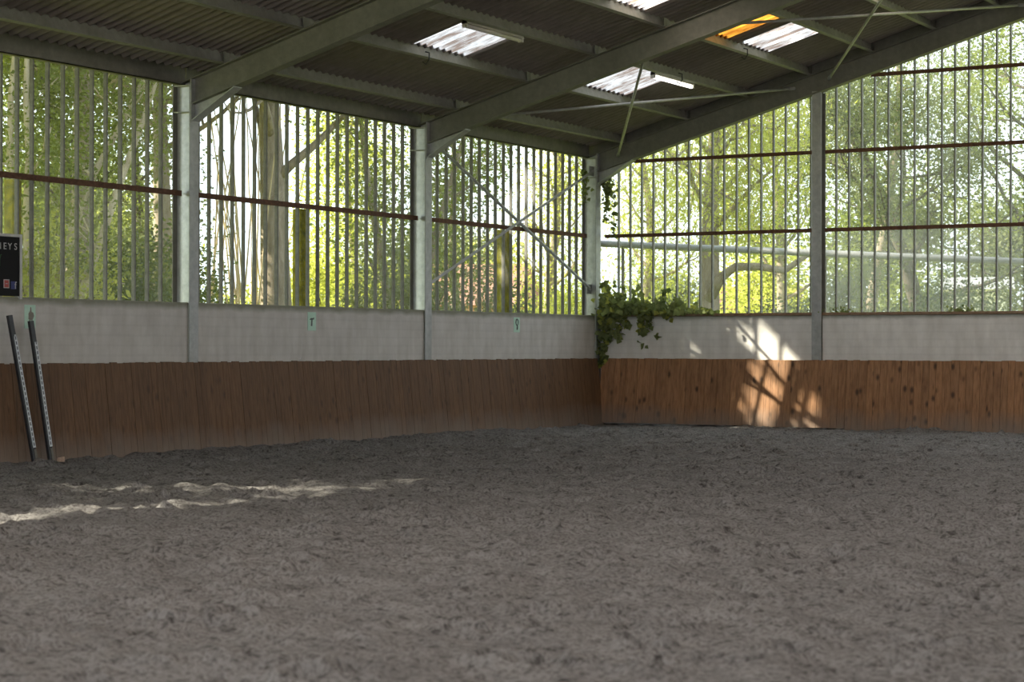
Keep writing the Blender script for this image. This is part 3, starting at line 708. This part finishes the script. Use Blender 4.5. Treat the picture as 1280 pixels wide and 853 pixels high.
def bush(name, label, base, rx, ry, rz_, nleaf, lsize, leaf, zc=None, clus=60, sig=.25, cat='bush', group='bushes outside the hall', stems=6):
    global RS; RS = np.random.default_rng(zlib.crc32(label.encode()))
    x, y = base; t = thing(name, label, cat, (x, y, -.06), group); zc = rz_*.9 if zc is None else zc; nleaf = int(nleaf*1.7); lsize *= .66
    d = RS.normal(size=(clus, 3)); d /= np.linalg.norm(d, axis=1)[:, None]; d *= RS.uniform(.35, 1, clus)[:, None]**.6
    cc = d*np.array([rx, ry, rz_]) + np.array([x, y, zc])
    c = cc[RS.integers(0, clus, nleaf)] + RS.normal(size=(nleaf, 3))*sig
    c = c[c[:, 2] > 0]
    link('foliage', leaf_mesh('foliage', c, lsize), M[leaf], t)
    wood = MB()
    for k in range(stems):
        e = cc[RS.integers(0, clus)]
        wood.tube([(x+RS.normal()*.15, y+RS.normal()*.15, -.1), (x*.5+e[0]*.5, y*.5+e[1]*.5, e[2]*.6), tuple(e)], [.035, .025, .012], 5)
    wood.build('stems', M['bark_dark'], t)
    return t

# trees added with crowns out of view to block the sun off the wall
shade = [(-7.5, -6), (-8.5, -11.5), (-7, -17), (-9, -22), (-7.5, -27.5), (-9, -33), (-7.5, -38), (-9.5, -1), (-13, -8.5), (-13, -14.5), (-13.5, -20.5)]
for k, (x, y) in enumerate(shade):
    tree('sun_block_tree', 'tall dense tree beside the long wall, ' + ['its crown above the middle bay', 'its crown left of the near column', 'its crown above the signboard',
         'further along towards the viewer', 'well behind the left border', 'abreast of the viewer', 'farthest back along the wall', 'its crown above the crossed brace', 'second row, by the middle bay', 'second row, by the near column', 'second row, by the signboard'][k],
         (x, y), 15 if x > -11 else 17, .26, 4.4, 7.3, 15000, .46, 'leaf_mid', 'bark', limbs=18, sig=.85, start=.45, up=.05, fine=False)

# --- seen through the long wall
tree('big_trunk_tree', 'thick grey trunk of a big tree in the middle bay', at(347, 43), 13, .42, 4.0, 7.6, 4000, .22, 'leaf_mid', 'bark', limbs=10, start=.42, wob=.012)
tree('forked_tree', 'forked pale tree by the right end of the middle bay', at(497, 45), 9, .22, 1.7, 2.4, 4200, .17, 'leaf_mid', 'bark', lean=(.03, .05), limbs=12, stems=2, spread=.12, start=.25)
tree('slanting_tree', 'pale slanting stems of a tree at the far left', at(30, 33), 10, .2, 1.7, 2.6, 6000, .16, 'leaf_mid', 'bark_pale', lean=(.10, .06), limbs=16, stems=4, spread=.16, start=.22)
tree('leafy_tree', 'leafy green tree left of the near column', at(125, 40), 9, .2, 2.0, 2.2, 5200, .17, 'leaf_mid', 'bark_dark', limbs=16, start=.15, sig=.5)
tree('leafy_tree', 'grey-green tree just left of the near column', at(190, 44), 9, .2, 1.5, 2.2, 6000, .17, 'leaf_grey', 'bark_dark', limbs=14, start=.15, sig=.5)
tree('leafy_tree', 'green tree far behind the slanting pale stems', at(60, 52), 11, .2, 3.0, 2.0, 6500, .2, 'leaf_mid', 'bark_dark', limbs=16, start=.12, sig=.6)
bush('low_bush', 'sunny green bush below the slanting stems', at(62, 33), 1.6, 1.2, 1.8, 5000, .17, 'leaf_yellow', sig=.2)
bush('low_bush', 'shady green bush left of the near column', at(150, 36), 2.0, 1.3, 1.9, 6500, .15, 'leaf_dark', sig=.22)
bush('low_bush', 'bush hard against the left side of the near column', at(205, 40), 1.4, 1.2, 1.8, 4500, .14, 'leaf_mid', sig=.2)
bush('low_bush', 'small leafy bush just right of the near column', at(258, 40), .5, .7, 1.9, 1500, .14, 'leaf_mid', sig=.16)
def canes(px, dist, n, label, fan):
    x, y = at(px, dist); t = thing('cane_clump', label, 'canes', (x, y, -.06), 'cane clumps outside the middle bay')
    for k in range(n):
        bx_, by_ = x+RS.normal()*.45, y+RS.normal()*.45
        dxx = RS.normal()*fan; L = RS.uniform(4.5, 8)
        q = wig((bx_, by_, -.1), (dxx*.86, dxx*.5, 1), L, 6, .035)
        MB().tube(q, [.03-.003*i for i in range(7)], 5).build('cane', M['cane'], t)
canes(285, 42, 16, 'clump of thin tan canes beside the near column', .07)
canes(322, 46, 12, 'clump of thin tan canes left of the big trunk', .10)
bush('low_bush', 'bright yellow-green bush at the foot of the canes', at(310, 50), 2.6, 1.6, 1.45, 6000, .15, 'leaf_yellow', sig=.25)
bush('low_bush', 'bright yellow-green bush right of the mossy post in the middle bay', at(420, 48), 2.4, 1.8, 2.1, 7500, .15, 'leaf_yellow', sig=.3)
tree('leafy_tree', 'yellow-green tree in the centre of the middle bay', at(450, 56), 9.5, .16, 2.0, 2.2, 6000, .19, 'leaf_yellow', 'bark', limbs=14, start=.2, sig=.5)
bush('low_bush', 'grey-green bush at the right end of the middle bay', at(500, 42), 1.3, 1.0, 1.9, 4200, .14, 'leaf_grey', sig=.22)
tree('leafy_tree', 'green tree just right of the middle column', at(575, 50), 9, .16, 1.6, 3.0, 4500, .18, 'leaf_grey', 'bark', limbs=12, start=.25, sig=.45)
bush('low_bush', 'brownish green bush below the crossed brace', at(590, 44), 1.9, 1.2, 1.7, 5000, .14, 'leaf_grey', sig=.25)
tree('weeping_tree', 'yellow-green weeping tree left of the corner column', at(680, 54), 10, .2, 2.0, 2.0, 4500, .2, 'leaf_yellow', 'bark', limbs=14, start=.35, sig=.35, droop=.9)
bush('low_bush', 'bright yellow-green bush left of the corner column', at(690, 50), 1.6, 1.2, 1.5, 4500, .14, 'leaf_yellow', sig=.25)
# --- seen through the gable
willow = tree('willow_tree', 'weeping willow with a leaning trunk behind the gable', at(884, 47), 11, .32, 3.9, 3.5, 11000, .21, 'leaf_yellow', 'bark', lean=(.04, 0), limbs=20, start=.45, sig=.4, droop=1.1, wob=.015)
wt = MB(); q0 = at(884, 47)
wt.tube([(q0[0]+.05, q0[1]-.05, 2.55), (q0[0]+.38, q0[1]-.1, 3.05), (q0[0]+.75, q0[1]-.1, 3.3), (q0[0]+1.3, q0[1], 3.3), (q0[0]+1.9, q0[1]+.1, 3.2), (q0[0]+2.5, q0[1]+.2, 3.6), (q0[0]+2.9, q0[1]+.3, 4.4)], [.17, .12, .10, .09, .08, .06, .035], 8)
wt.build('low_limb', M['bark'], willow, smooth=True)
tree('willow_tree', 'pale willow curtain just right of the corner', at(800, 56), 10, .2, 2.4, 2.6, 5000, .21, 'leaf_yellow', 'bark', limbs=14, start=.4, sig=.35, droop=1.2)
tree('leafy_tree', 'green tree behind the willow near the slim post', at(985, 60), 11, .22, 3.4, 3.2, 7000, .2, 'leaf_mid', 'bark', limbs=12, start=.3, sig=.5)
bush('low_bush', 'low green bush left of the slim post', at(985, 48), 1.4, 1.0, 1.35, 4500, .14, 'leaf_grey', sig=.22)
bush('low_bush', 'pale green bush under the willow', at(830, 52), 2.2, 1.4, 1.2, 4500, .15, 'leaf_yellow', sig=.25)
tree('pine_tree', 'broad dark tree filling the gable right of the slim post', at(1160, 50), 10, .26, 3.4, 3.2, 11000, .17, 'leaf_grey', 'bark_dark', limbs=16, start=.32, sig=.42)
tree('willow_tree', 'willow fronds above the slim post', at(1075, 54), 12.5, .2, 3.6, 5.6, 7000, .2, 'leaf_mid', 'bark', limbs=14, start=.5, sig=.45, droop=.6)
tree('leafy_tree', 'tall tree with a heavy limb at the right border', at(1290, 50), 12, .3, 4.2, 4.4, 9500, .18, 'leaf_mid', 'bark_dark', limbs=14, start=.35, sig=.5)
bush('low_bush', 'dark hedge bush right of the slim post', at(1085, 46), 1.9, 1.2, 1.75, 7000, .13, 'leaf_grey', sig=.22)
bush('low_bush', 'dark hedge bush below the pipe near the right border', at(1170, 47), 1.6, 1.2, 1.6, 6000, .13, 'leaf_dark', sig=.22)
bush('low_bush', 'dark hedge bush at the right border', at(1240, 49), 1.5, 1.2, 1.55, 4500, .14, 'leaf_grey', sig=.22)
bush('low_bush', 'bright bush in front of the reddish house', at(950, 62), 2.0, 1.4, 1.75, 3600, .15, 'leaf_yellow', sig=.25)
# far belt of trees that closes the view
k = 0
far_words = ['far left', 'second from the left', 'behind the near column', 'behind the canes', 'behind the forked tree', 'behind the crossed brace', 'behind the corner', 'behind the willow', 'behind the slim post', 'behind the broad dark tree', 'far right']
for px, dd, hh, n in [(-40, 80, 9, 8000), (60, 84, 9, 8000), (150, 82, 8, 6000), (290, 95, 2.8, 2500), (450, 90, 5, 4500), (575, 84, 6, 5500), (690, 95, 4, 3500), (830, 92, 5, 4500), (960, 90, 6, 5000), (1110, 84, 8, 7500), (1260, 88, 8, 7000)]:
    tree('distant_tree', 'distant tree ' + far_words[k], at(px, dd), hh, .2, hh*.45, .5, n, .36, ['leaf_mid', 'leaf_grey', 'leaf_yellow'][k % 3], 'bark_dark', limbs=14, start=.08, sig=.8, group='distant belt of trees'); k += 1

# ------------------------------------------------------------------ houses and pipe beyond the gable
def house(px, dist, w, d, h, rh, wall, label, rot=.5):
    x, y = at(px, dist); t = thing('house', label, 'house', (x, y, -.06), 'houses beyond the trees')
    o = MB().box(-w/2, w/2, -d/2, d/2, 0, h).build('wall', M[wall], None)
    rf = MB().prism([(-d/2-.3, h), (d/2+.3, h), (0, h+rh)], 'x', -w/2-.3, w/2+.3).build('roof', M['roof_tile' if wall == 'brick' else 'pipe'], None)
    objs = [o, rf]
    for k in range(3):
        xx = -w/2 + (k+.5)*w/3
        f = MB().box(xx-.55, xx+.55, -d/2-.06, -d/2+.02, 1.0, 2.3).build('window', M['paint'], None)
        pn = MB().box(xx-.47, xx+.47, -d/2-.075, -d/2-.055, 1.08, 2.22).build('pane', M['dark_glass'], None); pn.parent = f; objs += [f]
    for o in objs: o.parent = t
    t.rotation_euler = (0, 0, rot)
house(590, 80, 4.2, 5, 3.1, 1.7, 'brick', 'red brick house behind the crossed brace', .3)
house(948, 95, 3.4, 5, 3.2, 1.2, 'brick', 'reddish house seen low between the willow and the slim post', .3)
house(1222, 74, 2.0, 3, 3.6, .5, 'render_wall', 'pale house low at the right border', .3)
house(480, 100, 9, 6, 3.4, 2.0, 'render_wall', 'distant pale house behind the forked tree', .3)
pa, pb = at(735, 43.5), at(1300, 38.5)
za = CZ + (430.5-300.5)/FPX*43.5; zb_ = CZ + (430.5-324)/FPX*38.5
pt = thing('outdoor_pipe', 'long pale grey pipe running across outside the gable', 'pipe', (pa[0], pa[1], 0))
MB().tube([(pa[0], pa[1], za), (pb[0], pb[1], zb_)], .072, 10).build('pipe', M['pipe'], pt, smooth=True)
for f in (.08, .55, .97):
    qx, qy, qz = pa[0]+(pb[0]-pa[0])*f, pa[1]+(pb[1]-pa[1])*f, za+(zb_-za)*f
    MB().tube([(qx, qy+.12, -.1), (qx, qy+.12, qz+.02)], .035, 7).build('support', M['bark_dark'], pt)

# ------------------------------------------------------------------ ivy and weeds on the walls
def ivy_leaves(c, size, name, mat, parent):
    n = len(c); vs_, qs = [], []
    a = RS.normal(size=(n, 3)); a[:, 2] -= .9; a /= np.linalg.norm(a, axis=1)[:, None]
    nrm = RS.normal(size=(n, 3))*.6 + np.array([.35, -1, .45]); b = np.cross(a, nrm); b /= np.linalg.norm(b, axis=1)[:, None]
    nn = np.cross(b, a); s = size*RS.uniform(.55, 1.25, n)[:, None]
    v = np.stack([c-a*s*.45, c+b*s*.52-a*s*.15+nn*s*.08, c+a*s*.6, c-b*s*.52-a*s*.15+nn*s*.08], 1).reshape(-1, 3)
    return link(name, np_mesh(name, v, np.arange(4*n).reshape(n, 4)), M[mat], parent)
iv = thing('ivy_plant', 'green ivy spilling over the concrete wall top beside the corner column', 'ivy', (1.0, 0, Z_WALL))
cs = []
for _ in range(820):
    x = abs(RS.normal())*.75 if RS.random() < .72 else RS.uniform(.1, 2.35)
    if x > 2.4: continue
    hgt = (.50+.16*math.sin(7*x))*(1-x/2.7); z = Z_WALL + .03 + RS.uniform(-.08, 1)*hgt*RS.random(); y = RS.normal()*.13 - .03
    cs.append((x+.08, y, z))
for xx, dp, n in [(.12, 1.0, 120), (.30, .42, 45), (.45, .55, 55), (.62, .3, 25), (.95, .42, 60), (1.08, .3, 30), (1.5, .16, 20), (.2, .62, 50)]:
    for _ in range(n):
        u = RS.random()**1.3; cs.append((xx+RS.normal()*.055*(1-.5*u)+.02*math.sin(9*u), -.06+RS.normal()*.035 + (-.04 if u*dp > .75 else 0), Z_WALL+.05-u*dp))
for sx, hh_, lean_ in [(.1, .62, .1), (.22, .55, -.1), (.42, .5, .15), (.7, .42, .12), (.98, .5, -.1), (1.2, .4, .2), (1.55, .36, .1), (1.75, .3, -.1)]:
    for q in range(16): u = RS.random(); cs.append((sx+lean_*u+RS.normal()*.03, -.02+RS.normal()*.04, Z_WALL+.05+hh_*u))
for xx, zz in [(1.22, 1.66), (1.25, 1.62), (1.2, 1.6), (.85, 1.52), (.92, 1.45), (1.0, 1.43)]: cs.append((xx, .02, zz))
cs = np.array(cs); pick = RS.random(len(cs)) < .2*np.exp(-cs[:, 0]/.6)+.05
ivy_leaves(cs[~pick], .115, 'leaves', 'leaf_ivy', iv)
ivy_leaves(cs[pick], .11, 'sunlit_leaves', 'leaf_yellow', iv)  # sunlit ivy leaves: the sun on them painted as a yellower, brighter colour
m = MB()
for xx, dp in [(.12, .95), (.45, .5), (.95, .38), (.3, .4)]:
    m.tube([(xx, .04, Z_WALL+.12), (xx+.02, -.03, Z_WALL+.06), (xx+.03, -.035, Z_WALL-dp*.5), (xx+.0, -.05, Z_WALL-dp)], .006, 5)
m.tube([(.05, .1, Z_WALL+.05), (.8, .08, Z_WALL+.07), (1.6, .06, Z_WALL+.05), (2.35, .06, Z_WALL+.05)], .012, 5)
m.build('stems', M['bark_dark'], iv)
vv = thing('climbing_vine', 'thin leafy vine hanging beside the top of the corner column', 'vine', (.1, .12, 4.6))
cs = []
for xx, yy, z1, z0, n in [(.10, .12, 4.75, 3.75, 90), (.24, .15, 4.65, 3.5, 45), (-.16, -.25, 4.75, 4.1, 60), (.15, .1, 4.5, 4.05, 60)]:
    for _ in range(n): cs.append((xx+RS.normal()*.04, yy+RS.normal()*.04, z1-(z1-z0)*RS.random()**1.5))
ivy_leaves(np.array(cs), .085, 'leaves', 'leaf_ivy', vv)
m = MB()
for xx, yy, z1, z0 in [(.10, .12, 4.9, 3.75), (.24, .15, 4.9, 3.5), (-.16, -.25, 5.0, 4.1)]: m.tube([(xx, yy, z1), (xx+.02, yy, (z0+z1)/2), (xx, yy, z0)], .005, 5)
m.build('stems', M['bark_dark'], vv)
def tuft(x, label, n=50, w=.2):
    t = thing('weed_tuft', label, 'weed', (x, .05, Z_WALL+.02), 'weeds on the gable sill')
    c = np.stack([x+RS.normal(size=n)*w, RS.uniform(-.03, .12, n), Z_WALL+.025+RS.random(n)**2*.10], 1)
    ivy_leaves(c, .05, 'leaves', 'leaf_ivy', t)
tuft(4.75, 'small weed tuft on the sill right beside the slim post', 40, .16); tuft(6.95, 'small weed tuft on the sill towards the right border', 60, .14)
